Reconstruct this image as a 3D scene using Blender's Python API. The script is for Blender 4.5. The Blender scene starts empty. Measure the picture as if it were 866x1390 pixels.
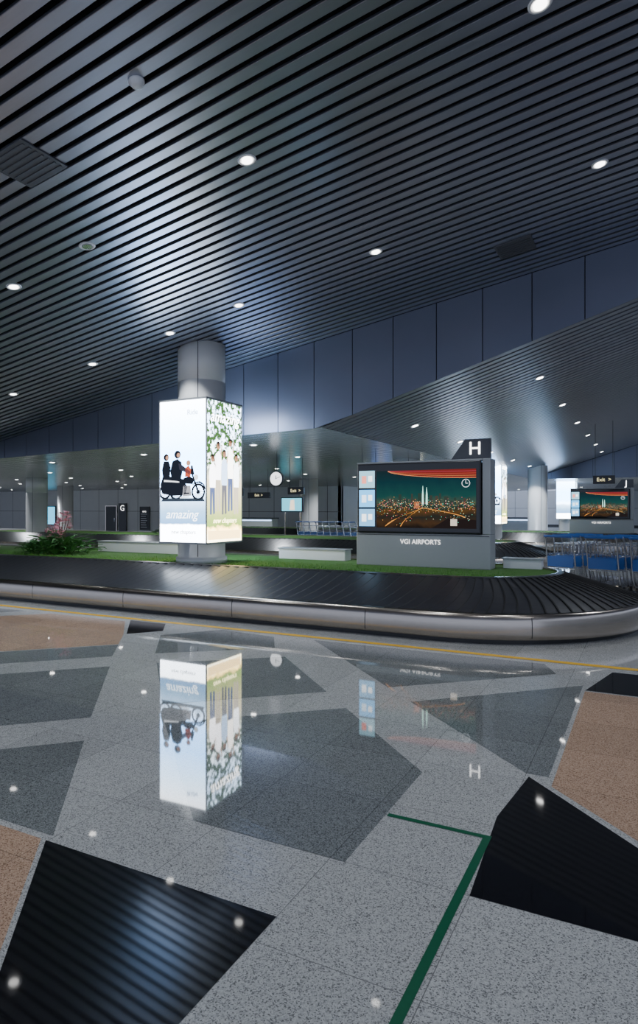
import bpy, bmesh, math, random
from mathutils import Vector, Matrix
random.seed(7)
COL = bpy.context.scene.collection

# ------------------------------------------------------------ materials
def newmat(name):
    m = bpy.data.materials.new(name); m.use_nodes = True
    nt = m.node_tree
    return m, nt, nt.nodes["Principled BSDF"]

def pbr(name, col, rough=0.5, metal=0.0, noise=0.0, nscale=20, bump=0.0, stretch=None, spec=None):
    m, nt, b = newmat(name)
    b.inputs["Roughness"].default_value = rough
    b.inputs["Metallic"].default_value = metal
    b.inputs["Base Color"].default_value = (*col, 1)
    if spec is not None: b.inputs["Specular IOR Level"].default_value = spec
    tc = nt.nodes.new("ShaderNodeTexCoord")
    mp = nt.nodes.new("ShaderNodeMapping")
    if stretch: mp.inputs["Scale"].default_value = stretch
    nt.links.new(tc.outputs["Object"], mp.inputs["Vector"])
    n = nt.nodes.new("ShaderNodeTexNoise"); n.inputs["Scale"].default_value = nscale
    n.inputs["Detail"].default_value = 3
    nt.links.new(mp.outputs[0], n.inputs["Vector"])
    r = nt.nodes.new("ShaderNodeMapRange")
    r.inputs["To Min"].default_value = 1 - noise; r.inputs["To Max"].default_value = 1 + noise
    nt.links.new(n.outputs["Fac"], r.inputs["Value"])
    mx = nt.nodes.new("ShaderNodeVectorMath"); mx.operation = 'SCALE'
    mx.inputs[0].default_value = col
    nt.links.new(r.outputs[0], mx.inputs["Scale"])
    nt.links.new(mx.outputs[0], b.inputs["Base Color"])
    if bump:
        bp = nt.nodes.new("ShaderNodeBump"); bp.inputs["Strength"].default_value = bump
        bp.inputs["Distance"].default_value = 0.01
        nt.links.new(n.outputs["Fac"], bp.inputs["Height"])
        nt.links.new(bp.outputs[0], b.inputs["Normal"])
    return m

_em = {}
def emis(col, st):
    k = (tuple(round(c, 3) for c in col), st)
    if k in _em: return _em[k]
    m = bpy.data.materials.new("lit_%d" % len(_em)); m.use_nodes = True
    nt = m.node_tree; nt.nodes.clear()
    e = nt.nodes.new("ShaderNodeEmission"); o = nt.nodes.new("ShaderNodeOutputMaterial")
    e.inputs[0].default_value = (*col, 1); e.inputs[1].default_value = st
    nt.links.new(e.outputs[0], o.inputs[0]); _em[k] = m
    return m

def emis_grad(name, z0, z1, stops, st, nscale=3.0, namt=0.0, blotch=None):
    """vertical gradient of a printed poster, object-space z between z0 and z1"""
    m = bpy.data.materials.new(name); m.use_nodes = True
    nt = m.node_tree; nt.nodes.clear()
    tc = nt.nodes.new("ShaderNodeTexCoord"); sp = nt.nodes.new("ShaderNodeSeparateXYZ")
    nt.links.new(tc.outputs["Object"], sp.inputs[0])
    n = nt.nodes.new("ShaderNodeTexNoise"); n.inputs["Scale"].default_value = nscale; n.inputs["Detail"].default_value = 6
    nt.links.new(tc.outputs["Object"], n.inputs["Vector"])
    mr = nt.nodes.new("ShaderNodeMapRange")
    mr.inputs["From Min"].default_value = z0; mr.inputs["From Max"].default_value = z1
    nt.links.new(sp.outputs[2], mr.inputs["Value"])
    a = nt.nodes.new("ShaderNodeMath"); a.operation = 'MULTIPLY_ADD'
    nt.links.new(n.outputs["Fac"], a.inputs[0]); a.inputs[1].default_value = namt
    nt.links.new(mr.outputs[0], a.inputs[2])
    s2 = nt.nodes.new("ShaderNodeMath"); s2.operation = 'SUBTRACT'; s2.inputs[1].default_value = namt * .5
    nt.links.new(a.outputs[0], s2.inputs[0])
    cr = nt.nodes.new("ShaderNodeValToRGB")
    while len(cr.color_ramp.elements) < len(stops): cr.color_ramp.elements.new(0.5)
    for e, (p, c) in zip(cr.color_ramp.elements, stops):
        e.position = p; e.color = (*c, 1)
    nt.links.new(s2.outputs[0], cr.inputs[0])
    out = cr.outputs[0]
    if blotch:   # dappled foliage: (scale, colour, zlow, threshold)
        bs, bc, zl, th = blotch
        n2 = nt.nodes.new("ShaderNodeTexNoise"); n2.inputs["Scale"].default_value = bs; n2.inputs["Detail"].default_value = 5
        nt.links.new(tc.outputs["Object"], n2.inputs["Vector"])
        r2 = nt.nodes.new("ShaderNodeMapRange"); r2.inputs["From Min"].default_value = th; r2.inputs["From Max"].default_value = th + .1
        nt.links.new(n2.outputs["Fac"], r2.inputs["Value"])
        g = nt.nodes.new("ShaderNodeMapRange"); g.inputs["From Min"].default_value = zl; g.inputs["From Max"].default_value = zl + .12
        nt.links.new(mr.outputs[0], g.inputs["Value"])
        mu = nt.nodes.new("ShaderNodeMath"); mu.operation = 'MULTIPLY'
        nt.links.new(r2.outputs[0], mu.inputs[0]); nt.links.new(g.outputs[0], mu.inputs[1])
        mi = nt.nodes.new("ShaderNodeMix"); mi.data_type = 'RGBA'
        nt.links.new(mu.outputs[0], mi.inputs[0]); nt.links.new(out, mi.inputs[6]); mi.inputs[7].default_value = (*bc, 1)
        out = mi.outputs[2]
    e = nt.nodes.new("ShaderNodeEmission"); o = nt.nodes.new("ShaderNodeOutputMaterial")
    e.inputs[1].default_value = st
    nt.links.new(out, e.inputs[0]); nt.links.new(e.outputs[0], o.inputs[0])
    return m

def granite(name, dark, mid, light, rough=0.03):
    m, nt, b = newmat(name)
    g = nt.nodes.new("ShaderNodeNewGeometry")
    n = nt.nodes.new("ShaderNodeTexVoronoi"); n.inputs["Scale"].default_value = 230
    nt.links.new(g.outputs["Position"], n.inputs["Vector"])
    sc0 = nt.nodes.new("ShaderNodeSeparateColor"); nt.links.new(n.outputs["Color"], sc0.inputs[0])
    cr = nt.nodes.new("ShaderNodeValToRGB"); E = cr.color_ramp.elements
    E[0].position = .06; E[0].color = (*dark, 1); E[1].position = .95; E[1].color = (*light, 1)
    e = E.new(.28); e.color = (*mid, 1)
    nt.links.new(sc0.outputs[0], cr.inputs[0])
    sp = nt.nodes.new("ShaderNodeSeparateXYZ"); nt.links.new(g.outputs["Position"], sp.inputs[0])
    facs = []; cells = []
    for ax, off in ((0, .62 + 60), (1, 58.1)):
        a = nt.nodes.new("ShaderNodeMath"); a.operation = 'ADD'; a.inputs[1].default_value = off
        nt.links.new(sp.outputs[ax], a.inputs[0])
        d = nt.nodes.new("ShaderNodeMath"); d.operation = 'DIVIDE'; d.inputs[1].default_value = .6
        nt.links.new(a.outputs[0], d.inputs[0])
        f = nt.nodes.new("ShaderNodeMath"); f.operation = 'FRACT'; nt.links.new(d.outputs[0], f.inputs[0])
        fl = nt.nodes.new("ShaderNodeMath"); fl.operation = 'FLOOR'; nt.links.new(d.outputs[0], fl.inputs[0])
        cells.append(fl)
        s = nt.nodes.new("ShaderNodeMath"); s.operation = 'SUBTRACT'; s.inputs[1].default_value = .5
        nt.links.new(f.outputs[0], s.inputs[0])
        ab = nt.nodes.new("ShaderNodeMath"); ab.operation = 'ABSOLUTE'; nt.links.new(s.outputs[0], ab.inputs[0])
        gt = nt.nodes.new("ShaderNodeMath"); gt.operation = 'GREATER_THAN'; gt.inputs[1].default_value = .4972
        nt.links.new(ab.outputs[0], gt.inputs[0]); facs.append(gt)
    mxm = nt.nodes.new("ShaderNodeMath"); mxm.operation = 'MAXIMUM'
    nt.links.new(facs[0].outputs[0], mxm.inputs[0]); nt.links.new(facs[1].outputs[0], mxm.inputs[1])
    cb = nt.nodes.new("ShaderNodeCombineXYZ")
    nt.links.new(cells[0].outputs[0], cb.inputs[0]); nt.links.new(cells[1].outputs[0], cb.inputs[1])
    wn = nt.nodes.new("ShaderNodeTexWhiteNoise"); wn.noise_dimensions = '3D'
    nt.links.new(cb.outputs[0], wn.inputs["Vector"])
    mr = nt.nodes.new("ShaderNodeMapRange"); mr.inputs["To Min"].default_value = .92; mr.inputs["To Max"].default_value = 1.06
    nt.links.new(wn.outputs["Value"], mr.inputs["Value"])
    sc = nt.nodes.new("ShaderNodeVectorMath"); sc.operation = 'SCALE'
    nt.links.new(cr.outputs[0], sc.inputs[0]); nt.links.new(mr.outputs[0], sc.inputs["Scale"])
    mix = nt.nodes.new("ShaderNodeMix"); mix.data_type = 'RGBA'
    nt.links.new(mxm.outputs[0], mix.inputs[0]); nt.links.new(sc.outputs[0], mix.inputs[6])
    mix.inputs[7].default_value = (mid[0]*.45+.01, mid[1]*.45+.01, mid[2]*.45+.01, 1)
    nt.links.new(mix.outputs[2], b.inputs["Base Color"])
    b.inputs["Roughness"].default_value = rough
    b.inputs["Specular IOR Level"].default_value = .55
    return m

M_LIGHT = granite("granite_light", (.16, .16, .155), (.38, .38, .365), (.54, .54, .515))
M_GREY = granite("granite_grey", (.06, .065, .065), (.145, .155, .155), (.26, .275, .27))
M_BEIGE = granite("granite_beige", (.20, .12, .075), (.42, .265, .175), (.57, .40, .28))
M_BLACK = granite("granite_black", (.004, .004, .005), (.007, .007, .008), (.014, .014, .016), .04)
M_SLAT = pbr("slat_metal", (.37, .39, .46), .33, .87, .06, 4, stretch=(1, 12, 1))
M_VOID = pbr("ceiling_void", (.003, .003, .004), .9, 0, .2)
M_FASCIA = pbr("fascia_panel", (.17, .185, .25), .34, .6, .06, 2)
M_WHITE = pbr("white_panel", (.75, .76, .76), .35, 0, .04, 3)
M_COLUMN = pbr("column_cladding", (.74, .74, .73), .3, .05, .04, 3)
M_STEEL = pbr("brushed_steel", (.42, .375, .325), .22, 1.0, .2, 30, stretch=(.3, .3, 12))
M_RUBBER = pbr("black_rubber", (.022, .023, .028), .32, 0, .25, 15)
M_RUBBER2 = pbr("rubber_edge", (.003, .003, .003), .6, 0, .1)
M_BLACKP = pbr("black_plastic", (.012, .012, .013), .3, 0, .1)
M_GLASS = pbr("screen_glass", (.006, .006, .007), .08, 0, .05)
M_GRASS = pbr("artificial_turf", (.06, .17, .025), .9, 0, .5, 120, bump=.6)
M_BLADE = pbr("turf_blade", (.09, .27, .035), .7, 0, .4, 10)
M_KIOSK = pbr("kiosk_grey_paint", (.36, .38, .39), .4, .1, .03)
M_DKGREY = pbr("dark_grey_paint", (.06, .065, .07), .4, .1, .05)
M_VENT = pbr("vent_grey", (.10, .105, .12), .5, .3, .05)
M_LEAF = pbr("leaf", (.06, .2, .05), .45, 0, .5, 8)
M_PETAL = pbr("pink_petal", (.85, .4, .5), .5, 0, .3, 8)
M_STEM = pbr("stem", (.16, .11, .07), .7, 0, .2)
M_YEL = pbr("yellow_line_paint", (.9, .50, .01), .35, 0, .15, 40)
M_GREENT = pbr("green_tape", (.0, .10, .045), .3, 0, .15, 40)
M_CHROME = pbr("chrome_tube", (.6, .6, .62), .2, 1.0, .05)
M_LOWC = pbr("low_ceiling_panel", (.46, .47, .49), .25, .5, .05, 3)
M_BLUEP = pbr("blue_plastic", (.03, .12, .4), .4)

# ------------------------------------------------------------ mesh helpers
def empty(name, loc=(0, 0, 0)):
    o = bpy.data.objects.new(name, None); o.location = loc; o.empty_display_size = .2
    COL.objects.link(o); return o

def mesh(name, verts, faces, mats, parent=None, midx=None, smooth=False):
    me = bpy.data.meshes.new(name); me.from_pydata([tuple(v) for v in verts], [], faces)
    if not isinstance(mats, (list, tuple)): mats = [mats]
    for m in mats: me.materials.append(m)
    if midx: me.polygons.foreach_set("material_index", midx)
    if smooth: me.polygons.foreach_set("use_smooth", [True] * len(me.polygons))
    me.update()
    o = bpy.data.objects.new(name, me); COL.objects.link(o)
    if parent: o.parent = parent
    return o

def box(name, x0, x1, y0, y1, z0, z1, mat, parent=None, bev=0.0):
    v = [(x0, y0, z0), (x1, y0, z0), (x1, y1, z0), (x0, y1, z0), (x0, y0, z1), (x1, y0, z1), (x1, y1, z1), (x0, y1, z1)]
    f = [(0, 3, 2, 1), (4, 5, 6, 7), (0, 1, 5, 4), (1, 2, 6, 5), (2, 3, 7, 6), (3, 0, 4, 7)]
    o = mesh(name, v, f, mat, parent)
    if bev:
        md = o.modifiers.new("b", 'BEVEL'); md.width = bev; md.segments = 2
    return o

def lathe(name, prof, c, mat, parent=None, n=32, axis='Z', closed=False):
    V = []; F = []
    for r, z in prof:
        for i in range(n):
            a = 2 * math.pi * i / n
            if axis == 'Z': V.append((c[0] + r * math.cos(a), c[1] + r * math.sin(a), c[2] + z))
            elif axis == 'Y': V.append((c[0] + r * math.cos(a), c[1] + z, c[2] + r * math.sin(a)))
            else: V.append((c[0] + z, c[1] + r * math.cos(a), c[2] + r * math.sin(a)))
    for j in range(len(prof) - 1):
        for i in range(n):
            k = (i + 1) % n
            F.append((j * n + i, j * n + k, (j + 1) * n + k, (j + 1) * n + i))
    F.append(tuple(range(n))[::-1]); F.append(tuple((len(prof) - 1) * n + i for i in range(n)))
    o = mesh(name, V, F, mat, parent)
    for p in o.data.polygons:
        if len(p.vertices) == 4: p.use_smooth = True
    o.data.validate()
    return o

def tube(name, pts, r, mat, parent=None, cyc=False):
    cu = bpy.data.curves.new(name, 'CURVE'); cu.dimensions = '3D'; cu.bevel_depth = r; cu.bevel_resolution = 2
    s = cu.splines.new('POLY'); s.points.add(len(pts) - 1)
    for p, q in zip(s.points, pts): p.co = (*q, 1)
    s.use_cyclic_u = cyc; cu.use_fill_caps = True
    cu.materials.append(mat)
    o = bpy.data.objects.new(name, cu); COL.objects.link(o)
    if parent: o.parent = parent
    return o

def text(name, s, loc, rot, size, mat, parent=None, align='CENTER', extr=.002, shear=0):
    cu = bpy.data.curves.new(name, 'FONT'); cu.body = s; cu.size = size; cu.align_x = align; cu.align_y = 'CENTER'
    cu.extrude = extr; cu.shear = shear; cu.materials.append(mat)
    o = bpy.data.objects.new(name, cu); o.location = loc; o.rotation_euler = rot; COL.objects.link(o)
    if parent: o.parent = parent
    return o

R90 = math.pi / 2

# ------------------------------------------------------------ FLOOR
floor = empty("floor")
mesh("granite_field", [(-60, -6, 0), (16, -6, 0), (16, 62, 0), (-60, 62, 0)], [(0, 1, 2, 3)], M_LIGHT, floor)
def inlay(name, pts, mat, z=.0008):
    mesh(name, [(x, y, z) for x, y in pts], [tuple(range(len(pts)))], mat, floor)
inlay("inlay_black_a", [(-2.43, 2.05), (-1.4, .85), (-1.22, .85), (-1.22, 2.05)], M_BLACK)
inlay("inlay_beige_a", [(-2.46, 2.05), (-6.0, 2.05), (-6.0, -1.5), (.3, -1.5), (-1.43, .85)], M_BEIGE)
inlay("inlay_grey_a", [(-2.43, 2.09), (-3.25, 3.04), (-4.2, 2.09)], M_GREY)
inlay("inlay_grey_b", [(-3.57, 3.40), (-4.56, 4.58), (-7.05, 2.09), (-4.88, 2.09)], M_GREY)
inlay("inlay_grey_c", [(-4.85, 4.9), (-5.2, 5.35), (-8.46, 2.09), (-7.66, 2.09)], M_GREY)
inlay("inlay_beige_b", [(-5.22, 5.37), (-5.56, 5.8), (-6.2, 6.5), (-7.6, 6.5), (-9.4, 4.6), (-7.3, 3.3)], M_BEIGE)
inlay("inlay_black_b", [(-5.56, 5.85), (-5.3, 6.2), (-5.6, 6.6), (-6.2, 6.6)], M_BLACK)
inlay("inlay_grey_d", [(-8.1, 6.5), (-10, 6.5), (-12, 4.4), (-10.0, 4.4)], M_GREY)
inlay("inlay_grey_e", [(-1.95, 2.5), (-1.15, 2.5), (-1.15, 3.55), (-2.03, 4.43), (-3.02, 3.55)], M_GREY)
inlay("inlay_grey_f", [(-3.32, 3.88), (-2.35, 4.75), (-3.28, 5.68), (-4.25, 4.88)], M_GREY)
inlay("inlay_grey_g", [(-4.55, 5.2), (-3.58, 5.98), (-3.9, 6.5), (-4.7, 6.6), (-5.15, 5.98)], M_GREY)
inlay("inlay_grey_h", [(-.62, 3.8), (-.5, 3.8), (-.5, 5.9), (-1.65, 4.8)], M_GREY)
inlay("inlay_grey_i", [(-1.95, 5.1), (-.75, 6.2), (-.9, 6.55), (-3.4, 6.55)], M_GREY)
inlay("inlay_beige_c", [(-.47, 5.72), (-.47, 3.68), (.9, 2.3), (4.5, 2.3), (4.5, 5.72)], M_BEIGE)
inlay("inlay_black_c", [(-.6, 3.76), (-.66, 3.2), (-.62, 2.5), (.62, 2.5)], M_BLACK, .0012)
inlay("inlay_black_d", [(-.47, 5.75), (2.5, 5.75), (1.8, 6.5), (-.3, 6.5)], M_BLACK)
for i, (a, b) in enumerate([(-12, 12.4), (-7, 12.6), (1.5, 9), (2, 14), (-4, 21), (-12, 21.5), (-20, 13)]):
    inlay("inlay_far_%d" % i, [(a, b), (a + 2.2, b), (a + 3.4, b + 1.3), (a + 1.0, b + 1.3)], [M_GREY, M_BEIGE, M_BLACK][i % 3])
inlay("yellow_line", [(-26, 6.65), (5, 6.65), (5, 6.74), (-26, 6.74)], M_YEL, .002)
inlay("green_tape_a", [(-1.14, 2.965), (-.64, 2.965), (-.64, 2.995), (-1.14, 2.995)], M_GREENT, .0022)
inlay("green_tape_b", [(-.675, 1.0), (-.64, 1.0), (-.64, 2.965), (-.675, 2.965)], M_GREENT, .0022)

# ------------------------------------------------------------ CEILINGS
def ceilz(X): return 5.24 + .165 * X
def slats(name, parent, x0, x1, zf, y0, y1, pitch, w, mat, thick=.022):
    V = []; F = []
    y = y0
    while y + w <= y1:
        b = len(V)
        for X in (x0, x1):
            z = zf(X)
            V += [(X, y, z + thick), (X, y, z + .003), (X, y + .004, z), (X, y + w - .004, z), (X, y + w, z + .003), (X, y + w, z + thick)]
        for k in range(5):
            F.append((b + k, b + k + 1, b + 7 + k, b + 6 + k))
        y += pitch
    return mesh(name, V, F, mat, parent)

ceil = empty("ceiling")
slats("slats_main", ceil, -15.4, 9, ceilz, -5, 9.97, .165, .107, M_SLAT)
mesh("void_main", [(-15.4, -5, ceilz(-15.4) + .12), (9, -5, ceilz(9) + .12), (9, 10, ceilz(9) + .12), (-15.4, 10, ceilz(-15.4) + .12)],
     [(0, 1, 2, 3)], M_VOID, ceil)
mesh("void_left", [(-40, -5, 2.72), (-15.4, -5, 2.72), (-15.4, 10, 2.72), (-40, 10, 2.72)], [(0, 1, 2, 3)], M_LOWC, ceil)
def bayz(X): return 2.9 + .31 * (X + 5.05)
slats("slats_bay", ceil, -5.05, 9, bayz, 10.03, 32, .21, .15, M_SLAT)
mesh("void_bay", [(-5.05, 10, bayz(-5.05) + .12), (9, 10, bayz(9) + .12), (9, 32, bayz(9) + .12), (-5.05, 32, bayz(-5.05) + .12)],
     [(0, 1, 2, 3)], M_VOID, ceil)
def lowz(X): return 2.9 + .0287 * (X + 5.05)
slats("slats_low", ceil, -14, -5.05, lowz, 10.03, 50, .3, .275, M_LOWC)
slats("slats_low_left", ceil, -60, -14, lambda X: lowz(-14), 10.03, 50, .3, .275, M_LOWC)
mesh("void_low", [(-60, 10, 3.0), (-5.05, 10, 3.0), (-5.05, 50, 3.0), (-60, 50, 3.0)], [(0, 1, 2, 3)], M_VOID, ceil)
slats("slats_far", ceil, -5.05, 16, lambda X: 2.9, 32.03, 60, .3, .275, M_LOWC)
mesh("void_far", [(-5.05, 32, 3.05), (16, 32, 3.05), (16, 60, 3.05), (-5.05, 60, 3.05)], [(0, 1, 2, 3)], M_VOID, ceil)

def fascia(name, Y, topf, botf, x0, x1, w, off):
    root = empty(name)
    V = []; F = []
    X = x0
    g = .007
    while X < x1 - .01:
        a, b_ = X + g, min(X + w, x1) - g
        n = len(V)
        for q in (a, b_):
            t, bo = topf(q), botf(q)
            V += [(q, Y, bo), (q, Y, t), (q, Y + .03, bo), (q, Y + .03, t)]
        F += [(n, n + 4, n + 5, n + 1), (n, n + 1, n + 3, n + 2), (n + 4, n + 6, n + 7, n + 5), (n, n + 2, n + 6, n + 4)]
        X += w
    mesh("panels", V, F, M_FASCIA, root)
    V = []; N = 40; F = []
    for i in range(N + 1):
        q = x0 + (x1 - x0) * i / N
        V += [(q, Y + .035, botf(q) + .005), (q, Y + .035, topf(q) + .12)]
    for i in range(N): F.append((2 * i, 2 * i + 2, 2 * i + 3, 2 * i + 1))
    mesh("backing", V, F, M_VOID, root)
    return root
def fb(X):
    if X < -14: return lowz(-14) - .01
    if X < -5.05: return lowz(X) - .01
    return bayz(X) - .01
fascia("wall_fascia_front", 9.98, lambda X: ceilz(X) - .0, fb, -15.36, 9, .727, 0)
fascia("wall_fascia_back", 32.0, bayz, lambda X: 2.88, -5.0, 9, .9, 0)

# ------------------------------------------------------------ WALLS
def panel_wall(name, x0, x1, y, z1, w, mat):
    root = empty(name)
    box("core", x0, x1, y + .03, y + .2, 0, z1, M_DKGREY, root)
    V = []; F = []; X = x0
    while X < x1 - .05:
        for za, zb in ((.12, z1 * .5 - .01), (z1 * .5 + .01, z1)):
            n = len(V); a = X + .012; b_ = min(X + w, x1) - .012
            V += [(a, y, za), (b_, y, za), (b_, y, zb), (a, y, zb)]; F.append((n, n + 1, n + 2, n + 3))
        X += w
    mesh("panels", V, F, mat, root)
    return root
panel_wall("wall_left_end", -58, -14, 30, 2.64, 1.6, M_WHITE)
panel_wall("wall_far", -14, 16, 58, 3.0, 1.8, M_WHITE)
wr = empty("wall_return"); box("panel", -14.2, -14, 30, 58, 0, 2.9, M_WHITE, wr)
wr2 = empty("wall_right"); box("panel", 15.8, 16, -5, 58, 0, 6.5, M_WHITE, wr2)
bs = box("baseboard_left_end", -58, -14, 29.97, 30.0, 0, .12, M_STEEL)

# ------------------------------------------------------------ COLUMNS
def column(x, y, z0, z1, r=.39, ring=True):
    root = empty("round_column", (x, y, z0))
    h = z1 - z0
    prof = [(r + .03, 0), (r + .03, .1), (r, .11)]
    for zz in (h - .62,):
        if ring: prof += [(r, zz - .008), (r - .012, zz - .007), (r - .012, zz + .007), (r, zz + .008)]
    prof += [(r, h)]
    lathe("shaft", prof, (0, 0, 0), M_COLUMN, root, 48)
    for i in range(4):
        a = math.radians(-62 + i * 90)
        cx, cy = (r + .0005) * math.cos(a), (r + .0005) * math.sin(a)
        o = box("seam_%d" % i, -.006, .006, -.002, .002, .12, h, M_DKGREY, root)
        o.location = (cx, cy, 0); o.rotation_euler = (0, 0, a + R90)
    return root
column(-6.63, 8.72, .6, 4.2)
column(-6.1, 17.4, .6, 2.95)
column(-21, 17.3, 0, 2.72)
column(-12.5, 23.6, 0, 2.75, ring=False)
column(-4.1, 27.9, 0, 3.25, ring=False)
column(-5.1, 23.7, .0, 2.95, ring=False)
column(-3.9, 36.6, 0, 2.9, ring=False)
column(-27, 24, 0, 2.7, ring=False)

# ------------------------------------------------------------ LIGHTBOX
sky_front = emis_grad("poster_sky", .96, 3.22, [(0, (.8, .88, 1)), (.12, (.85, .93, 1)), (.13, (.04, .09, .17)), (.22, (.07, .13, .2)), (.31, (.16, .24, .34)),
    (.36, (.5, .68, .95)), (.42, (.28, .54, 1)), (.62, (.26, .54, 1)), (.82, (.5, .73, 1)), (1, (.85, .92, 1))], 17.0, 4, .05)
tree_side = emis_grad("poster_trees", .96, 3.22, [(0, (.9, .85, .6)), (.09, (.9, .62, .2)), (.12, (.10, .16, .03)), (.24, (.2, .2, .08)),
    (.42, (.3, .26, .16)), (.55, (.5, .55, .5)), (.7, (.65, .8, .95)), (.85, (.5, .7, 1)), (1, (.6, .78, 1))], 12.0, 7, .12,
    blotch=(16, (.012, .028, .008), .42, .42))
def flat(name, pts, toW, mat, parent):
    mesh(name, [toW(*p) for p in pts], [tuple(range(len(pts)))], mat, parent)
def disc(name, c, r, toW, mat, parent, n=20, r2=0):
    if r2:
        V = []; F = []
        for i in range(n):
            a = 2 * math.pi * i / n
            V += [toW(c[0] + r * math.cos(a), c[1] + r * math.sin(a)), toW(c[0] + r2 * math.cos(a), c[1] + r2 * math.sin(a))]
        for i in range(n):
            k = (i + 1) % n; F.append((2 * i, 2 * k, 2 * k + 1, 2 * i + 1))
        mesh(name, V, F, mat, parent)
    else:
        flat(name, [(c[0] + r * math.cos(2 * math.pi * i / n), c[1] + r * math.sin(2 * math.pi * i / n)) for i in range(n)], toW, mat, parent)

def lightbox(cx, cy, detail=True):
    root = empty("advertising_lightbox", (cx, cy, 0))
    hx, hy, z0, z1 = .465, .49, .96, 3.22
    for nm, za, zb in (("cap_bottom", z0 - .03, z0), ("cap_top", z1, z1 + .03)):
        for k, (a, b, c, d) in enumerate([(-hx - .012, hx + .012, -hy - .012, -hy + .02), (-hx - .012, hx + .012, hy - .02, hy + .012),
                                         (-hx - .012, -hx + .02, -hy, hy), (hx - .02, hx + .012, -hy, hy)]):
            box("%s_%d" % (nm, k), a, b, c, d, za, zb, M_KIOSK, root)
    for k, (sx, sy) in enumerate([(-1, -1), (1, -1), (1, 1), (-1, 1)]):
        box("post_%d" % k, sx * hx - .009, sx * hx + .009, sy * hy - .009, sy * hy + .009, z0, z1, M_WHITE, root)
    mesh("poster_front", [(-hx, -hy, z0), (hx, -hy, z0), (hx, -hy, z1), (-hx, -hy, z1)], [(0, 1, 2, 3)], sky_front, root)
    mesh("poster_back", [(hx, hy, z0), (-hx, hy, z0), (-hx, hy, z1), (hx, hy, z1)], [(0, 1, 2, 3)], sky_front, root)
    mesh("poster_right", [(hx, -hy, z0), (hx, hy, z0), (hx, hy, z1), (hx, -hy, z1)], [(0, 1, 2, 3)], tree_side, root)
    mesh("poster_left", [(-hx, hy, z0), (-hx, -hy, z0), (-hx, -hy, z1), (-hx, hy, z1)], [(0, 1, 2, 3)], tree_side, root)
    mesh("lid", [(-hx, -hy, z1 + .01), (hx, -hy, z1 + .01), (hx, hy, z1 + .01), (-hx, hy, z1 + .01)], [(0, 1, 2, 3)], M_KIOSK, root)
    mesh("underside", [(-hx, -hy, z0 - .01), (-hx, hy, z0 - .01), (hx, hy, z0 - .01), (hx, -hy, z0 - .01)], [(0, 1, 2, 3)], M_KIOSK, root)
    if not detail: return root
    W = lambda u, v, o=.003: (u, -hy - o, v)
    dk = emis((.02, .025, .04), 1.0); md = emis((.5, .5, .55), 1.6); br = emis((.55, .08, .04), 2.0); sk = emis((.6, .3, .18), 2.0)
    gl = emis((.8, .85, .9), 3)
    g = empty("sidecar_motorcycle_print"); g.parent = root
    zb = 1.76
    W2 = lambda u, v: W(u, v, .005)
    W3 = lambda u, v: W(u, v, .007)
    flat("ground_shadow", [(-.44, zb - .15), (.44, zb - .15), (.4, zb - .1), (-.4, zb - .1)], W, emis((.05, .07, .1), 1.5), g)
    for nm, c, r, r2 in (("wheel_front", (.31, zb), .135, .1), ("wheel_rear", (-.13, zb), .135, .095), ("wheel_side", (-.36, zb + .0), .12, .085)):
        disc(nm, c, r, W, dk, g, 28, r2)
        disc(nm + "_hub", c, .035, W, dk, g)
        for q in range(8):
            a = q * math.pi / 8
            dx, dy = math.cos(a) * r2, math.sin(a) * r2; px, py = -math.sin(a) * .004, math.cos(a) * .004
            flat(nm + "_spoke_%d" % q, [(c[0] - dx - px, c[1] - dy - py), (c[0] + dx - px, c[1] + dy - py), (c[0] + dx + px, c[1] + dy + py), (c[0] - dx + px, c[1] - dy + py)], W, dk, g)
    flat("sidecar_tub", [(-.45, zb + .12), (-.42, zb - .02), (-.2, zb - .06), (.0, zb - .05), (.08, zb + .06), (.02, zb + .2), (-.12, zb + .24), (-.4, zb + .26)], W2, dk, g)
    flat("tub_highlight", [(-.38, zb + .17), (-.05, zb + .15), (-.06, zb + .17), (-.37, zb + .2)], W3, gl, g)
    flat("tank", [(.0, zb + .14), (.2, zb + .12), (.24, zb + .2), (.14, zb + .25), (.02, zb + .22)], W2, dk, g)
    flat("fork", [(.17, zb + .3), (.2, zb + .3), (.33, zb), (.29, zb)], W2, dk, g)
    flat("handlebar", [(.08, zb + .28), (.22, zb + .3), (.22, zb + .32), (.08, zb + .3)], W2, dk, g)
    flat("windscreen", [(.16, zb + .28), (.24, zb + .27), (.2, zb + .42), (.17, zb + .42)], W2, dk, g)
    flat("fender_front", [(.18, zb + .1), (.24, zb + .15), (.34, zb + .17), (.43, zb + .12), (.46, zb + .04), (.44, zb + .04), (.4, zb + .11), (.32, zb + .145), (.24, zb + .12)], W2, dk, g)
    disc("headlamp", (.27, zb + .23), .045, W2, gl, g)
    flat("engine", [(.0, zb - .07), (.18, zb - .06), (.16, zb + .1), (.02, zb + .1)], W3, md, g)
    flat("engine_fin", [(.03, zb - .03), (.14, zb - .03), (.14, zb - .01), (.03, zb - .01)], lambda u, v: W(u, v, .009), dk, g)
    flat("exhaust", [(-.05, zb - .1), (.14, zb - .09), (.14, zb - .07), (-.05, zb - .08)], W3, gl, g)
    flat("rider_body", [(-.22, zb + .2), (-.04, zb + .18), (.0, zb + .32), (-.02, zb + .48), (-.1, zb + .53), (-.2, zb + .5), (-.25, zb + .34)], W2, dk, g)
    disc("rider_helmet", (-.1, zb + .6), .065, W2, dk, g); disc("rider_face", (-.08, zb + .59), .035, W3, sk, g)
    flat("rider_arm", [(-.08, zb + .46), (-.02, zb + .44), (.16, zb + .32), (.14, zb + .28), (-.06, zb + .36)], W3, emis((.06, .06, .09), 1), g)
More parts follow.
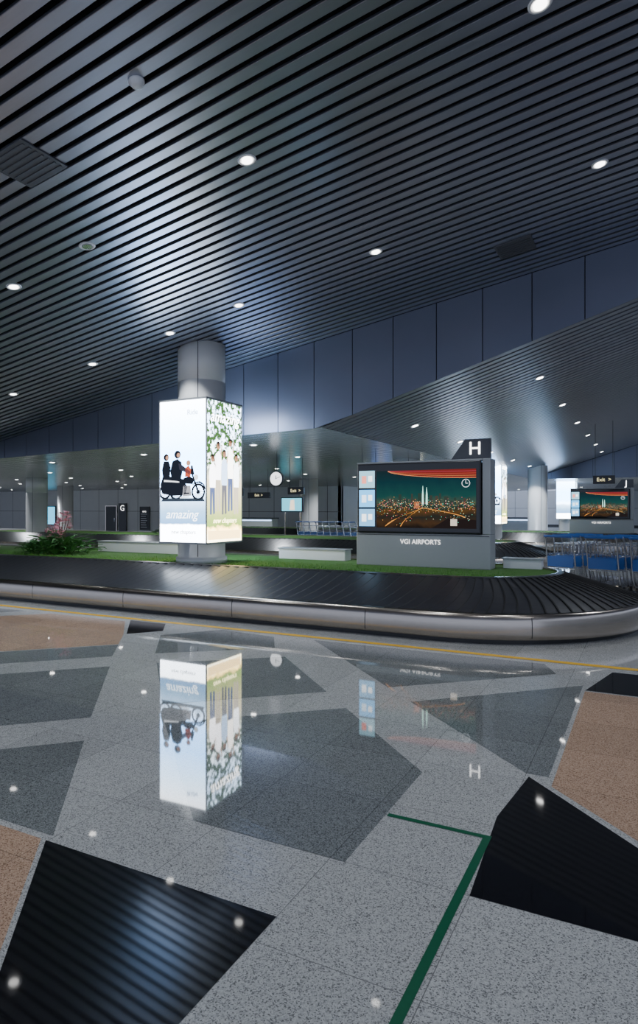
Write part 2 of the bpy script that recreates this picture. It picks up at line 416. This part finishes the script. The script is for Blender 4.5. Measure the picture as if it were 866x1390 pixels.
    flat("rider_leg", [(-.08, zb + .24), (.02, zb + .2), (.1, zb + .08), (.06, zb - .04), (.02, zb - .04), (.03, zb + .08), (-.08, zb + .16)], W3, dk, g)
    flat("pillion_body", [(-.4, zb + .24), (-.26, zb + .22), (-.24, zb + .4), (-.28, zb + .5), (-.38, zb + .5), (-.42, zb + .36)], W2, dk, g)
    disc("pillion_head", (-.33, zb + .56), .055, W2, dk, g); disc("pillion_face", (-.31, zb + .555), .032, W3, sk, g)
    flat("guest_body", [(.05, zb + .24), (.16, zb + .24), (.17, zb + .36), (.12, zb + .42), (.06, zb + .38)], W3, br, g)
    disc("guest_head", (.12, zb + .46), .042, W3, sk, g)
    text("script_title", "amazing", (-.02, -hy - .006, 1.40), (R90, 0, 0), .2, emis((.8, .9, 1), 7), root, shear=.3)
    text("script_small", "new chapters", (.02, -hy - .006, 1.12), (R90, 0, 0), .09, emis((.3, .4, .5), 3), root)
    text("script_top", "Ride", (.2, -hy - .006, 3.02), (R90, 0, 0), .12, emis((.3, .45, .8), 4), root)
    S = lambda u, v, o=.003: (hx + o, u, v)
    S2 = lambda u, v: S(u, v, .006)
    pp = [(.95, .95, 1), (.9, .9, .95), (.3, .42, .6), (.95, .93, .88), (.8, .85, .9)]
    g2 = empty("people_print"); g2.parent = root
    for i, (u, h) in enumerate([(-.34, .95), (-.19, 1.12), (-.02, 1.05), (.15, 1.2), (.32, 1.0)]):
        m = emis(pp[i], 9.0); tr = emis([(.1, .14, .3), (.75, .65, .5), (.15, .15, .18)][i % 3], 3.0); zf = 1.40 + .05 * (i % 2)
        flat("legs_%d" % i, [(u - .06, zf), (u - .015, zf), (u, zf + h * .38), (u + .025, zf), (u + .07, zf + .02), (u + .07, zf + h * .48), (u - .06, zf + h * .48)], S, tr, g2)
        flat("torso_%d" % i, [(u - .07, zf + h * .45), (u + .08, zf + h * .45), (u + .095, zf + h * .8), (u + .02, zf + h * .87), (u - .06, zf + h * .82), (u - .085, zf + h * .7)], S2, m, g2)
        flat("arm_%d" % i, [(u + .06, zf + h * .8), (u + .09, zf + h * .78), (u + .12, zf + h * .95), (u + .1, zf + h * .97)], S2, emis((.6, .35, .22), 4), g2)
        disc("head_%d" % i, (u + .01, zf + h * .93), .048, S2, emis((.45, .22, .13), 3), g2)
        disc("hair_%d" % i, (u + .01, zf + h * .965), .042, S2, emis((.03, .02, .02), 1), g2)
    text("title_side", "amazing", (hx + .008, .0, 2.96), (R90, 0, R90), .25, emis((1, 1, 1), 14), root, shear=.3)
    text("caption_side", "new chapters", (hx + .008, .0, 1.3), (R90, 0, R90), .12, emis((1, .9, .45), 10), root, shear=.3)
    flat("stripe_yellow", [(-.45, 1.0), (.45, 1.0), (.45, 1.14), (-.45, 1.14)], S, emis((1, .7, .3), 7), root)
    return root
lightbox(-6.635, 8.72)
lightbox(-5.1, 23.7)
lightbox(-3.9, 36.6, False)
lightbox(-13.5, 40, False)

# ------------------------------------------------------------ CAROUSEL
def carousel(xl, xr, yf, R=2.2):
    root = empty("baggage_carousel", (xr, yf + R, 0))
    L = xr - R - (xl + R); A = math.pi * R; T = 2 * L + 2 * A
    def pos(t, off):
        t %= T
        if t < L: return (-R - L + t, -R + off)
        t -= L
        if t < A:
            a = -R90 + t / R; r = R - off; return (-R + r * math.cos(a), r * math.sin(a))
        t -= A
        if t < L: return (-R - t, R - off)
        t -= L
        a = R90 + t / R; r = R - off
        return (-R - L + r * math.cos(a), r * math.sin(a))
    ts = []
    for i in range(20): ts.append(L * i / 20)
    for i in range(48): ts.append(L + A * i / 48)
    for i in range(20): ts.append(L + A + L * i / 20)
    for i in range(48): ts.append(2 * L + A + A * i / 48)
    def sweep(name, prof, mats, idx, smooth=False):
        V = []; F = []; MI = []; n = len(prof); N = len(ts)
        for t in ts:
            for off, z in prof:
                x, y = pos(t, off); V.append((x, y, z))
        for i in range(N):
            k = (i + 1) % N
            for j in range(n - 1):
                F.append((i * n + j, k * n + j, k * n + j + 1, i * n + j + 1)); MI.append(idx[j])
        return mesh(name, V, F, mats, root, MI, smooth)
    sweep("kick_plate", [(.07, 0), (.07, .055), (.0, .06)], [M_BLACKP], [0, 0])
    sweep("skirt", [(.0, .055), (-.012, .075), (-.018, .12), (-.018, .20), (-.012, .26), (.0, .30), (.02, .325), (.045, .333)],
          [M_STEEL], [0] * 7, True)
    sweep("edge_strip", [(.045, .333), (.085, .336), (.085, .31)], [M_BLACKP], [0, 0])
    sweep("inner_trim", [(1.03, .55), (1.03, .625), (1.10, .635), (1.12, .635), (1.12, .58)], [M_BLACKP, M_STEEL], [0, 0, 1, 1])
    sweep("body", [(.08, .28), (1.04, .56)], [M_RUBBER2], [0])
    p = .17; n = int(T / p); p = T / n; S = 7
    V = []; F = []; MI = []
    def sz(q): return .322 + q * .288
    for i in range(n):
        b = len(V)
        for k, (dt, dz) in enumerate(((0, .016), (.018, .018), (p + .004, .002))):
            for s in range(S + 1):
                q = s / S; off = .07 + q * .97
                sk = .20 * q + .05 * math.sin(q * math.pi)
                x, y = pos(i * p + dt + sk, off)
                V.append((x, y, sz(q) + dz))
        for s in range(S + 1):
            q = s / S; off = .07 + q * .97; sk = .20 * q + .05 * math.sin(q * math.pi)
            x, y = pos(i * p + sk, off); V.append((x, y, sz(q) - .004))
        for s in range(S):
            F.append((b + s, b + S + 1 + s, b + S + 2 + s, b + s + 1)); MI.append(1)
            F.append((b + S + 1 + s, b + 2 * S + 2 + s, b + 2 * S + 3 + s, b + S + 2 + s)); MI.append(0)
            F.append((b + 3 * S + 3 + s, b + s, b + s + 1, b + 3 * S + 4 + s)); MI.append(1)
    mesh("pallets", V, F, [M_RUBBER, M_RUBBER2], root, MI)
    V = [(*pos(t, 1.11), .605) for t in ts]
    mesh("turf_island", V, [tuple(range(len(V)))], M_GRASS, root)
    V = []; F = []
    t = .6
    while t < T:
        b = len(V)
        for tt in (t - .004, t + .004):
            for off, z in ((-.016, .075), (-.0205, .16), (-.0145, .26), (-.003, .30)):
                x, y = pos(tt, off); V.append((x, y, z))
        F += [(b, b + 4, b + 5, b + 1), (b + 1, b + 5, b + 6, b + 2), (b + 2, b + 6, b + 7, b + 3)]
        t += 1.9
    mesh("skirt_joints", V, F, M_BLACKP, root)
    return root
c1 = carousel(-21, 0, 7.1)
carousel(-24, -2.0, 15.2)
carousel(-22, 0.6, 23.2)
V = []; F = []
for i in range(9000):
    x = random.uniform(-13, -1.6); y = 8.24 + abs(random.gauss(0, .5))
    if y > 10.3: continue
    if x > -2.2 and math.hypot(x + 2.2, y - 9.3) > 1.05: continue
    a = random.uniform(0, 6.28); h = random.uniform(.012, .03); n = len(V)
    dx, dy = .004 * math.cos(a), .004 * math.sin(a)
    V += [(x - dx, y - dy - 9.3, .604), (x + dx, y + dy - 9.3, .604), (x + random.uniform(-.01, .01), y - 9.3 + random.uniform(-.01, .01), .605 + h)]
    F.append((n, n + 1, n + 2))
o = mesh("turf_blades", V, F, M_BLADE, c1)

for i, (a, b, c, d, z) in enumerate([(-10.3, -7.6, 10.0, 10.3, .80), (-5.9, -4.6, 10.0, 10.25, .78), (-1.95, -1.4, 9.9, 10.1, .74)]):
    r = empty("planter_curb"); box("body", a, b, c, d, .6, z, M_WHITE, r, .01)
    box("cap", a - .02, b + .02, c - .02, d + .02, z, z + .02, M_KIOSK, r, .004)

# ------------------------------------------------------------ KIOSK
def kiosk(ox, oy, letter):
    root = empty("display_kiosk", (ox, oy, 0))
    w = 2.12
    box("plinth", 0, w, .0, .34, .6, 1.115, M_KIOSK, root, .012)
    box("plinth_groove", .0 + .02, w - .02, -.004, .02, 1.085, 1.095, M_DKGREY, root)
    box("back_body", .02, w - .1, .05, .30, 1.115, 2.18, M_DKGREY, root, .01)
    box("side_post", w - .12, w, .0, .34, 1.115, 2.23, M_KIOSK, root, .01)
    box("bezel", .03, w - .135, -.03, .06, 1.125, 2.2, M_BLACKP, root, .012)
    box("top_trim", .02, w - .12, -.02, .3, 2.2, 2.225, M_KIOSK, root, .004)
    box("glass", .05, w - .155, -.034, -.029, 1.15, 2.175, M_GLASS, root)
    W = lambda u, v, o=.038: (u, -o, v)
    scr = emis_grad("night_city_screen", 1.2, 2.08, [(0, (.008, .006, .005)), (.10, (.03, .016, .008)), (.2, (.012, .012, .01)), (.30, (.05, .025, .008)), (.36, (.012, .02, .015)), (.44, (.03, .045, .03)),
                    (.56, (.006, .035, .032)), (.8, (.004, .02, .025)), (1, (.006, .012, .015))], 2.2, 6, .22)
    flat("screen_main", [(.36, 1.2), (w - .2, 1.2), (w - .2, 2.08), (.36, 2.08)], W, scr, root)
    W1 = lambda u, v: W(u, v, .040)
    W2 = lambda u, v: W(u, v, .042)
    N = 24; ua, ub = .55, w - .2
    def arc(u):
        q = (u - ua) / (ub - ua)
        return 2.07 - .17 * q ** .6 + .05 * q * q
    pts = [(ub - (ub - ua) * i / N) for i in range(N + 1)]
    low = [(u, arc(u)) for u in pts]
    flat("red_canopy", [(ua, 2.08), (ub, 2.08)] + low, W1, emis((.14, .014, .012), 1.8), root)
    for row in range(3):
        rr = [(u, 2.08 - (2.08 - arc(u)) * (.25 + .25 * row)) for u in pts]
        flat("canopy_strip_%d" % row, rr + [(p[0], p[1] + .004) for p in rr[::-1]], W2, emis([(.5, .06, .12), (.6, .1, .06), (.7, .3, .1)][row], 1.6), root)
    flat("canopy_edge", low + [(p[0], p[1] + .005) for p in low[::-1]], W2, emis((1, .3, .1), 2.0), root)
    rs = random.Random(3)
    Ls = {0: ([], []), 1: ([], []), 2: ([], []), 3: ([], [])}
    for k in range(520):
        u = rs.uniform(.37, w - .22); v = 1.55 + rs.gauss(0, .045); s = rs.uniform(.003, .008)
        if k % 4 == 0: v = 1.5 - abs(rs.gauss(0, .12))
        if v > 1.75 or v < 1.24: continue
        VV, FF = Ls[rs.choice([0, 0, 1, 2, 3])]; n = len(VV)
        VV += [W2(u, v), W2(u + s * 1.5, v), W2(u + s * 1.5, v + s), W2(u, v + s)]; FF.append((n, n + 1, n + 2, n + 3))
    for q, (nm, c) in enumerate((("warm", (1, .45, .1)), ("teal", (.15, .7, .5)), ("pink", (.9, .15, .2)), ("white", (1, .85, .6)))):
        mesh("city_lights_" + nm, Ls[q][0], Ls[q][1], emis(c, 1.7), root)
    u = .38
    k = 0
    while u < w - .28:
        ww = rs.uniform(.025, .07); h = rs.uniform(.03, .13) + (.07 if .7 < u < 1.5 else 0)
        flat("tower_%d" % k, [(u, 1.54), (u + ww, 1.54), (u + ww, 1.54 + h), (u, 1.54 + h)], W1, emis((.02 + .05 * rs.random(), .05, .04), 1.2), root)
        u += ww + rs.uniform(.005, .05); k += 1
    for dx, hh in ((0, 1.0), (.06, .92)):
        flat("lit_tower_%d" % (dx > 0), [(1.10 + dx, 1.56), (1.13 + dx, 1.56), (1.127 + dx, 1.56 + .16 * hh), (1.117 + dx, 1.56 + .28 * hh), (1.113 + dx, 1.56 + .28 * hh), (1.103 + dx, 1.56 + .16 * hh)], W2, emis((.5, .95, .8), 2.0), root)
    for k, (a, b, c) in enumerate([(.5, 1.22, 1.50), (.75, 1.22, 1.52), (1.75, 1.36, 1.5)]):
        uu = [a + (1.12 - a) * q / 12 for q in range(13)]
        vv = [b + (c - b) * (q / 12) ** .7 for q in range(13)]
        flat("avenue_%d" % k, list(zip(uu, vv)) + [(x_ + .018 * (1 - q / 13), y_ + .006) for q, (x_, y_) in list(enumerate(zip(uu, vv)))[::-1]], W2, emis((.9, .35, .06), 1.4), root)
    flat("lit_block", [(.98, 1.5), (1.06, 1.5), (1.06, 1.6), (.98, 1.6)], W2, emis((.6, .2, .08), 1.0), root)
    flat("roof_dark", [(1.25, 1.2), (w - .2, 1.2), (w - .2, 1.33), (1.5, 1.35)], W1, emis((.02, .014, .014), 1.0), root)
    flat("qr_tile", [(1.54, 1.24), (1.64, 1.24), (1.64, 1.34), (1.54, 1.34)], W2, emis((.9, .8, .65), 1.2), root)
    disc("clock_icon", (1.77, 1.87), .062, W2, emis((.8, .85, .9), 1.6), root, 24, .053)
    flat("clock_hand", [(1.766, 1.865), (1.774, 1.865), (1.774, 1.91), (1.766, 1.91)], lambda u, v: W(u, v, .044), emis((.8, .85, .9), 1.6), root)
    flat("clock_hand_b", [(1.766, 1.865), (1.80, 1.865), (1.80, 1.873), (1.766, 1.873)], lambda u, v: W(u, v, .044), emis((.8, .85, .9), 1.6), root)
    for k in range(3):
        z = 1.22 + k * .3
        flat("tile_%d" % k, [(.065, z), (.33, z), (.33, z + .27), (.065, z + .27)], W,
             emis([(.16, .42, .7), (.12, .5, .95), (.25, .5, .62)][k], 2.6), root)
        flat("tile_icon_%d" % k, [(.11, z + .07), (.19, z + .07), (.19, z + .19), (.11, z + .19)], W2, emis([(.9, .95, 1), (.7, .85, 1), (.8, .25, .2)][k], 2.8), root)
        flat("tile_icon_b%d" % k, [(.22, z + .1), (.29, z + .1), (.29, z + .19), (.22, z + .19)], W2, emis((.9, .95, 1), 2.8), root)
    V = [(1.50, .1, 2.22), (2.1, .1, 2.22), (2.1, .1, 2.53), (1.72, .1, 2.53), (1.50, .16, 2.22), (2.1, .16, 2.22), (2.1, .16, 2.53), (1.72, .16, 2.53)]
    mesh("letter_board", V, [(0, 1, 2, 3), (7, 6, 5, 4), (0, 4, 5, 1), (1, 5, 6, 2), (2, 6, 7, 3), (3, 7, 4, 0)], M_VENT, root)
    text("letter", letter, (1.87, .094, 2.38), (R90, 0, 0), .27, emis((1, 1, 1), 5), root)
    text("logo", "VGI AIRPORTS", (1.06, -.008, .985), (R90, 0, 0), .10, emis((1, 1, 1), 1.8), root)
    return root
kiosk(-4.17, 9.5, "H")
kiosk(-2.6, 25.3, "J")

# ------------------------------------------------------------ DOWNLIGHTS
def spot(x, y, z, e, col=(.88, .93, 1), cone=160, blend=.5):
    l = bpy.data.lights.new("downlight_lamp", 'SPOT'); l.energy = e; l.color = col
    l.spot_size = math.radians(cone); l.spot_blend = blend; l.shadow_soft_size = .07
    o = bpy.data.objects.new("lamp", l); o.location = (x, y, z); COL.objects.link(o); return o
E_on = emis((1, .98, .95), 9); E_low = emis((1, .98, .95), 16)
def downlight(x, y, zf, on=True, r=.07, energy=0, mat=None, cone=160, blend=.5):
    z = zf(x); sl = math.atan((zf(x + 1) - zf(x)))
    root = empty("recessed_downlight", (x, y, z)); root.rotation_euler = (0, -sl, 0)
    lathe("trim_ring", [(r * .78, .03), (r * .80, -.004), (r * 1.1, -.010), (r * 1.25, -.004), (r * 1.25, .004)], (0, 0, 0), M_WHITE, root, 24)
    lathe("lens", [(r * .72, .0), (r * .72, -.0125)], (0, 0, 0), (mat or E_on) if on else M_CHROME, root, 24)
    if energy and on:
        s = spot(0, 0, -.05, energy, cone=cone, blend=blend); s.parent = root; s.rotation_euler = (0, sl, 0)
for x, y, on in [(-.7, 4.87, 1), (-3.29, 5.0, 1), (-5.43, 5.12, 0), (-6.72, 5.21, 1), (-8.6, 5.3, 1), (-.47, 7.5, 1), (-3.07, 7.6, 1), (-5.19, 7.68, 1),
                 (-6.5, 7.76, 1), (-8.2, 7.85, 1), (-10.2, 7.9, 1), (-10.8, 5.4, 1), (-3.2, 2.2, 1), (-.6, 2.2, 1), (2.2, 4.9, 1), (-6, 2.2, 1), (-1.5, -1, 1), (-5, -1, 1)]:
    downlight(x, y, ceilz, on, energy=100, cone=92, blend=.35)
for k, X in enumerate([-4.2, -1.8, .8]):
    for j, Y in enumerate([12.5, 16, 19.5, 23, 26.5, 30]):
        downlight(X, Y, bayz, True, .08, 210 if (j % 2 == 0 and k != 1) else 0, E_low, cone=115, blend=.3)
for X in range(-38, -5, 3):
    for j, Y in enumerate([11.5, 14.5, 17.5, 20.5, 23.5, 27]):
        f = lowz if X > -15 else (lambda x: lowz(-14))
        downlight(X + (.0 if j % 2 else .6), Y, f, True, .075,
                  200 if (j % 2 == 0 and (X // 3) % 2 == 0) else 0, E_low, cone=150)
for X in range(-12, 8, 4):
    for Y in (35, 40, 46, 52):
        downlight(X, Y, (lambda x: 2.9 if x > -5.05 else lowz(x)), True, .08, 220 if Y in (35, 46) and X % 8 == 0 else 0, E_low)

sd = empty("smoke_detector", (-3.4, 3.68, ceilz(-3.4))); sd.rotation_euler = (0, -.1635, 0)
lathe("body", [(.06, .0), (.06, -.015), (.045, -.03), (.04, -.042), (.018, -.05)], (0, 0, 0), M_WHITE, sd, 24)
for nm, X, Y, s in (("a", -4.76, 3.81, .24), ("b", -1.59, 8.87, .24)):
    r = empty("ceiling_vent", (X, Y, ceilz(X))); r.rotation_euler = (0, -.1635, 0)
    box("frame", -s, s, -s, s, -.014, .0, M_VENT, r, .003)
    for k in range(7):
        q = -s + .05 + k * (2 * s - .1) / 6
        box("louvre_%d" % k, -s + .03, s - .03, q - .012, q + .012, -.02, -.014, M_VENT, r)

# ------------------------------------------------------------ CLOCK + HANGING SIGNS
ck = empty("hanging_clock", (-8.2, 13.8, 2.23))
lathe("case", [(.17, .05), (.185, .04), (.185, -.03), (.17, -.04)], (0, 0, 0), M_DKGREY, ck, 36, 'Y')
lathe("face", [(.165, -.041), (.165, -.045)], (0, 0, 0), emis((.95, .97, 1), 2.5), ck, 36, 'Y')
box("hand_hour", -.008, .008, -.052, -.047, -.01, .08, M_BLACKP, ck)
o = box("hand_minute", -.006, .006, -.056, -.052, -.01, .13, M_BLACKP, ck); o.rotation_euler = (0, 1.2, 0)
tube("hanger", [(0, 0, .18), (0, 0, .58)], .012, M_DKGREY, ck)
for (X, Y, Z, w, h) in [(-8.6, 15.5, 1.98, .5, .2), (-6.2, 14.9, 2.05, .45, .18), (-14, 20, 2.1, 1.4, .3), (-1.2, 21, 2.35, .6, .25), (-12.0, 19, 1.95, .9, .2)]:
    r = empty("hanging_sign", (X, Y, Z))
    box("panel", -w / 2, w / 2, -.03, .03, -h / 2, h / 2, M_BLACKP, r, .005)
    top = (bayz(X) if X > -5.05 else lowz(max(X, -14))) - Z
    for s in (-1, 1): tube("rod_%d" % s, [(s * w * .4, 0, h / 2), (s * w * .4, 0, top)], .008, M_DKGREY, r)
    text("glyphs", "Exit  >", (0, -.033, 0), (R90, 0, 0), h * .6, emis((1, .9, .5), 1.5), r)
for X, Y, w, z0, z1, c in [(-12.9, 22.9, 1.0, 1.35, 1.95, (.1, .5, .65)), (-16.5, 22.0, 1.3, .9, 1.6, (.08, .5, .35)), (-10.2, 26, .9, 1.2, 1.8, (.15, .3, .9))]:
    r = empty("information_monitor", (X, Y, 0))
    tube("post_l", [(-w * .35, .05, 0), (-w * .35, .05, z0)], .03, M_STEEL, r); tube("post_r", [(w * .35, .05, 0), (w * .35, .05, z0)], .03, M_STEEL, r)
    box("foot", -w * .45, w * .45, -.15, .2, 0, .03, M_DKGREY, r, .004)
    box("case", -w / 2, w / 2, -.02, .09, z0, z1, M_BLACKP, r, .01)
    mesh("picture", [(-w / 2 + .04, -.025, z0 + .04), (w / 2 - .04, -.025, z0 + .04), (w / 2 - .04, -.025, z1 - .04), (-w / 2 + .04, -.025, z1 - .04)], [(0, 1, 2, 3)], emis(c, 2.4), r)
    mesh("picture_panel", [(-w * .1, -.028, z0 + .08), (w * .15, -.028, z0 + .08), (w * .12, -.028, z1 - .1), (-w * .05, -.028, z1 - .12)], [(0, 1, 2, 3)], emis((.9, .75, .6), 2.2), r)
for X, Y, w in [(-17.5, 26.5, 3.0), (-9.5, 29, 2.6), (-6.5, 33, 3.0)]:
    r = empty("service_counter", (X, Y, 0))
    box("front", -w / 2, w / 2, 0, .5, .08, 1.0, M_WHITE, r, .01); box("top", -w / 2 - .05, w / 2 + .05, -.06, .56, 1.0, 1.05, M_DKGREY, r, .006)
    box("kick", -w / 2 + .04, w / 2 - .04, .03, .47, 0, .08, M_BLACKP, r)
    box("light_strip", -w / 2 + .05, w / 2 - .05, -.012, -.004, .9, .95, emis((.4, .6, 1), 4), r)

# ------------------------------------------------------------ END WALL ITEMS
d = empty("door_1", (-29.7, 29.96, 0))
box("leaf", -.42, .42, -.03, .0, .0, 1.62, M_DKGREY, d, .004); box("frame_top", -.48, .48, -.04, 0, 1.62, 1.68, M_STEEL, d)
box("frame_l", -.48, -.42, -.04, 0, 0, 1.62, M_STEEL, d); box("frame_r", .42, .48, -.04, 0, 0, 1.62, M_STEEL, d)
tube("handle", [(.3, -.07, .7), (.3, -.07, .9)], .012, M_CHROME, d)
def board(name, X, w, z0, z1, mat, letter=None, col=(1, 1, 1), y=29.93):
    r = empty(name, (X, y, 0)); box("board", -w / 2, w / 2, -.02, .03, z0, z1, mat, r, .005)
    if letter: text("letter", letter, (0, -.03, z1 - .3), (R90, 0, 0), .5 if len(letter) == 1 else .12, emis(col, 2.2), r)
    return r
board("gate_sign_board", -28.75, .62, .05, 1.8, M_BLACKP, "G")
b = board("information_board", -27.0, .75, .2, 1.6, M_DKGREY, "INFO")
for k in range(7): box("line_%d" % k, -.28, .2 - .05 * (k % 3), -.026, -.02, .35 + k * .13, .39 + k * .13, M_WHITE, b)
s = board("wall_screen", -35.0, .9, .4, 1.65, M_BLACKP)
mesh("picture", [(-.4, -.025, .45), (.4, -.025, .45), (.4, -.025, 1.6), (-.4, -.025, 1.6)], [(0, 1, 2, 3)], emis((.1, .55, .85), 2.2), s)
s = board("wall_screen", -22.2, 1.2, .5, 1.55, M_BLACKP)
mesh("picture", [(-.5, -.025, .6), (.5, -.025, .6), (.5, -.025, 1.45), (-.5, -.025, 1.45)], [(0, 1, 2, 3)], emis((.1, .6, .45), 1.6), s)

# ------------------------------------------------------------ SHRUBS
def shrub(x, y, z, sc, n=170, fl=14):
    r = empty("flowering_shrub", (x, y, z))
    V = []; F = []
    for i in range(n):
        a = random.uniform(0, 6.283); rad = random.uniform(.0, .5) * sc; L = random.uniform(.16, .34) * sc
        bx, by = rad * math.cos(a) * 1.3, rad * math.sin(a); bz = random.uniform(0, .28) * sc * (1 - rad / sc * .8)
        a2 = a + random.gauss(0, .6); el = random.uniform(.15, 1.2); w = random.uniform(.022, .042) * sc
        px, py = -math.sin(a2), math.cos(a2)
        b0 = len(V)
        for k in range(5):
            t = k / 4; ww = w * math.sin(math.pi * min(.97, t * .9 + .1))
            e = el - t * t * 1.1
            cx = bx + math.cos(a2) * L * t * math.cos(e * .8); cy = by + math.sin(a2) * L * t * math.cos(e * .8)
            cz = bz + L * (t * math.sin(el) - .45 * t * t)
            cz = max(cz, .01)
            V += [(cx - px * ww, cy - py * ww, cz + .006), (cx, cy, cz - .006), (cx + px * ww, cy + py * ww, cz + .006)]
        for k in range(4):
            q = b0 + 3 * k; F += [(q, q + 1, q + 4, q + 3), (q + 1, q + 2, q + 5, q + 4)]
    mesh("leaves", V, F, M_LEAF, r)
    V = []; F = []
    for i in range(fl):
        a = random.uniform(0, 6.283); rad = random.uniform(.02, .22) * sc; h = random.uniform(.45, .85) * sc
        tx, ty = rad * 1.5 * math.cos(a), rad * 1.2 * math.sin(a)
        tube("stem_%d" % i, [(rad * .3 * math.cos(a), rad * .3 * math.sin(a), .02), (tx * .6, ty * .6, h * .6), (tx, ty, h)], .006 * sc, M_STEM, r)
        for k in range(18):
            aa = random.uniform(0, 6.28); p = Vector((tx, ty, h - random.uniform(0, .2) * sc)); s = random.uniform(.03, .055) * sc
            d1 = Vector((math.cos(aa), math.sin(aa), random.uniform(-.3, .6))) * s; d2 = Vector((-math.sin(aa), math.cos(aa), random.uniform(-.4, .4))) * s * .6
            b0 = len(V); V += [p, p + d1 + d2, p + d1 * 1.9, p + d1 - d2]; F.append((b0, b0 + 1, b0 + 2, b0 + 3))
    mesh("petals", V, F, M_PETAL, r)
shrub(-10.5, 9.2, .605, 1.12, 280, 9)
shrub(-11.3, 9.5, .605, .7, 120, 3)
shrub(-14.5, 17.2, .605, .7, 90, 5)

# ------------------------------------------------------------ LUGGAGE CARTS
def cart(x, y, rz, src=None):
    r = empty("luggage_cart", (x, y, 0)); r.rotation_euler = (0, 0, rz)
    if src:
        for c in src.children:
            o = c.copy(); COL.objects.link(o); o.parent = r
        return r
    w = .27
    for s in (-w, w):
        tube("side_frame_%d" % (s > 0), [(.45, s * .8, .14), (-.3, s, .17), (-.36, s, .3), (-.46, s, .95), (-.5, s, 1.0)], .014, M_CHROME, r)
        tube("basket_side_%d" % (s > 0), [(-.44, s, .86), (-.18, s, .86), (-.16, s, .68), (-.41, s, .66)], .008, M_CHROME, r)
    tube("handle", [(-.5, -w, 1.0), (-.5, w, 1.0)], .022, M_BLUEP, r)
    tube("front_bumper", [(.45, -w * .8, .14), (.5, -w * .5, .14), (.5, w * .5, .14), (.45, w * .8, .14)], .018, M_BLACKP, r)
    tube("basket_rim", [(-.18, -w, .86), (-.18, w, .86)], .008, M_CHROME, r)
    for k in range(7):
        yy = -w + .06 + k * (2 * w - .12) / 6
        tube("deck_wire_%d" % k, [(.46, yy * .85, .15), (-.3, yy, .18), (-.38, yy, .42)], .006, M_CHROME, r)
        tube("basket_wire_%d" % k, [(-.41, yy, .86), (-.4, yy, .66), (-.16, yy, .68), (-.18, yy, .86)], .005, M_CHROME, r)
    for k, z in enumerate((.42, .52, .62)):
        tube("back_rail_%d" % k, [(-.38 - k * .015, -w, z), (-.38 - k * .015, w, z)], .008, M_CHROME, r)
    box("ad_panel", -.425, -.415, -w + .02, w - .02, .45, .64, M_BLUEP, r, .003)
    for k, (a, b) in enumerate([(-.3, -w), (-.3, w), (.38, 0)]):
        lathe("wheel_%d" % k, [(.045, -.018), (.065, -.014), (.065, .014), (.045, .018)], (a, b, .065), M_RUBBER, r, 18, 'Y')
        box("caster_%d" % k, a - .02, a + .02, b - .026, b + .026, .06, .16, M_STEEL, r, .003)
    return r
# nested rows, handles towards the hall, pushed in towards the far side
ang = 1.15
c0 = cart(-1.25, 12.7, ang)
rows = [(-1.25, 12.7), (-.55, 12.5), (.15, 12.3), (.85, 12.2), (1.55, 12.1)]
for ri, (X, Y) in enumerate(rows):
    for k in range(5):
        if ri == 0 and k == 0: continue
        cart(X + .27 * k * math.cos(ang), Y + .27 * k * math.sin(ang), ang, c0)
for k in range(9): cart(-11.2 + .27 * k, 21.3, 0.0, c0)

# ------------------------------------------------------------ WORLD + CAMERA
w = bpy.data.worlds.new("world"); bpy.context.scene.world = w; w.use_nodes = True
bg = w.node_tree.nodes["Background"]; bg.inputs[0].default_value = (.64, .74, 1, 1); bg.inputs[1].default_value = 1.15
cam = bpy.data.cameras.new("camera"); cam.lens = 880 / 1390 * 36; cam.sensor_width = 36; cam.shift_y = -5 / 1390
cam.clip_end = 300
co = bpy.data.objects.new("camera", cam); co.location = (0, 0, 1.5); co.rotation_euler = (R90, 0, math.radians(27)); COL.objects.link(co)
bpy.context.scene.camera = co
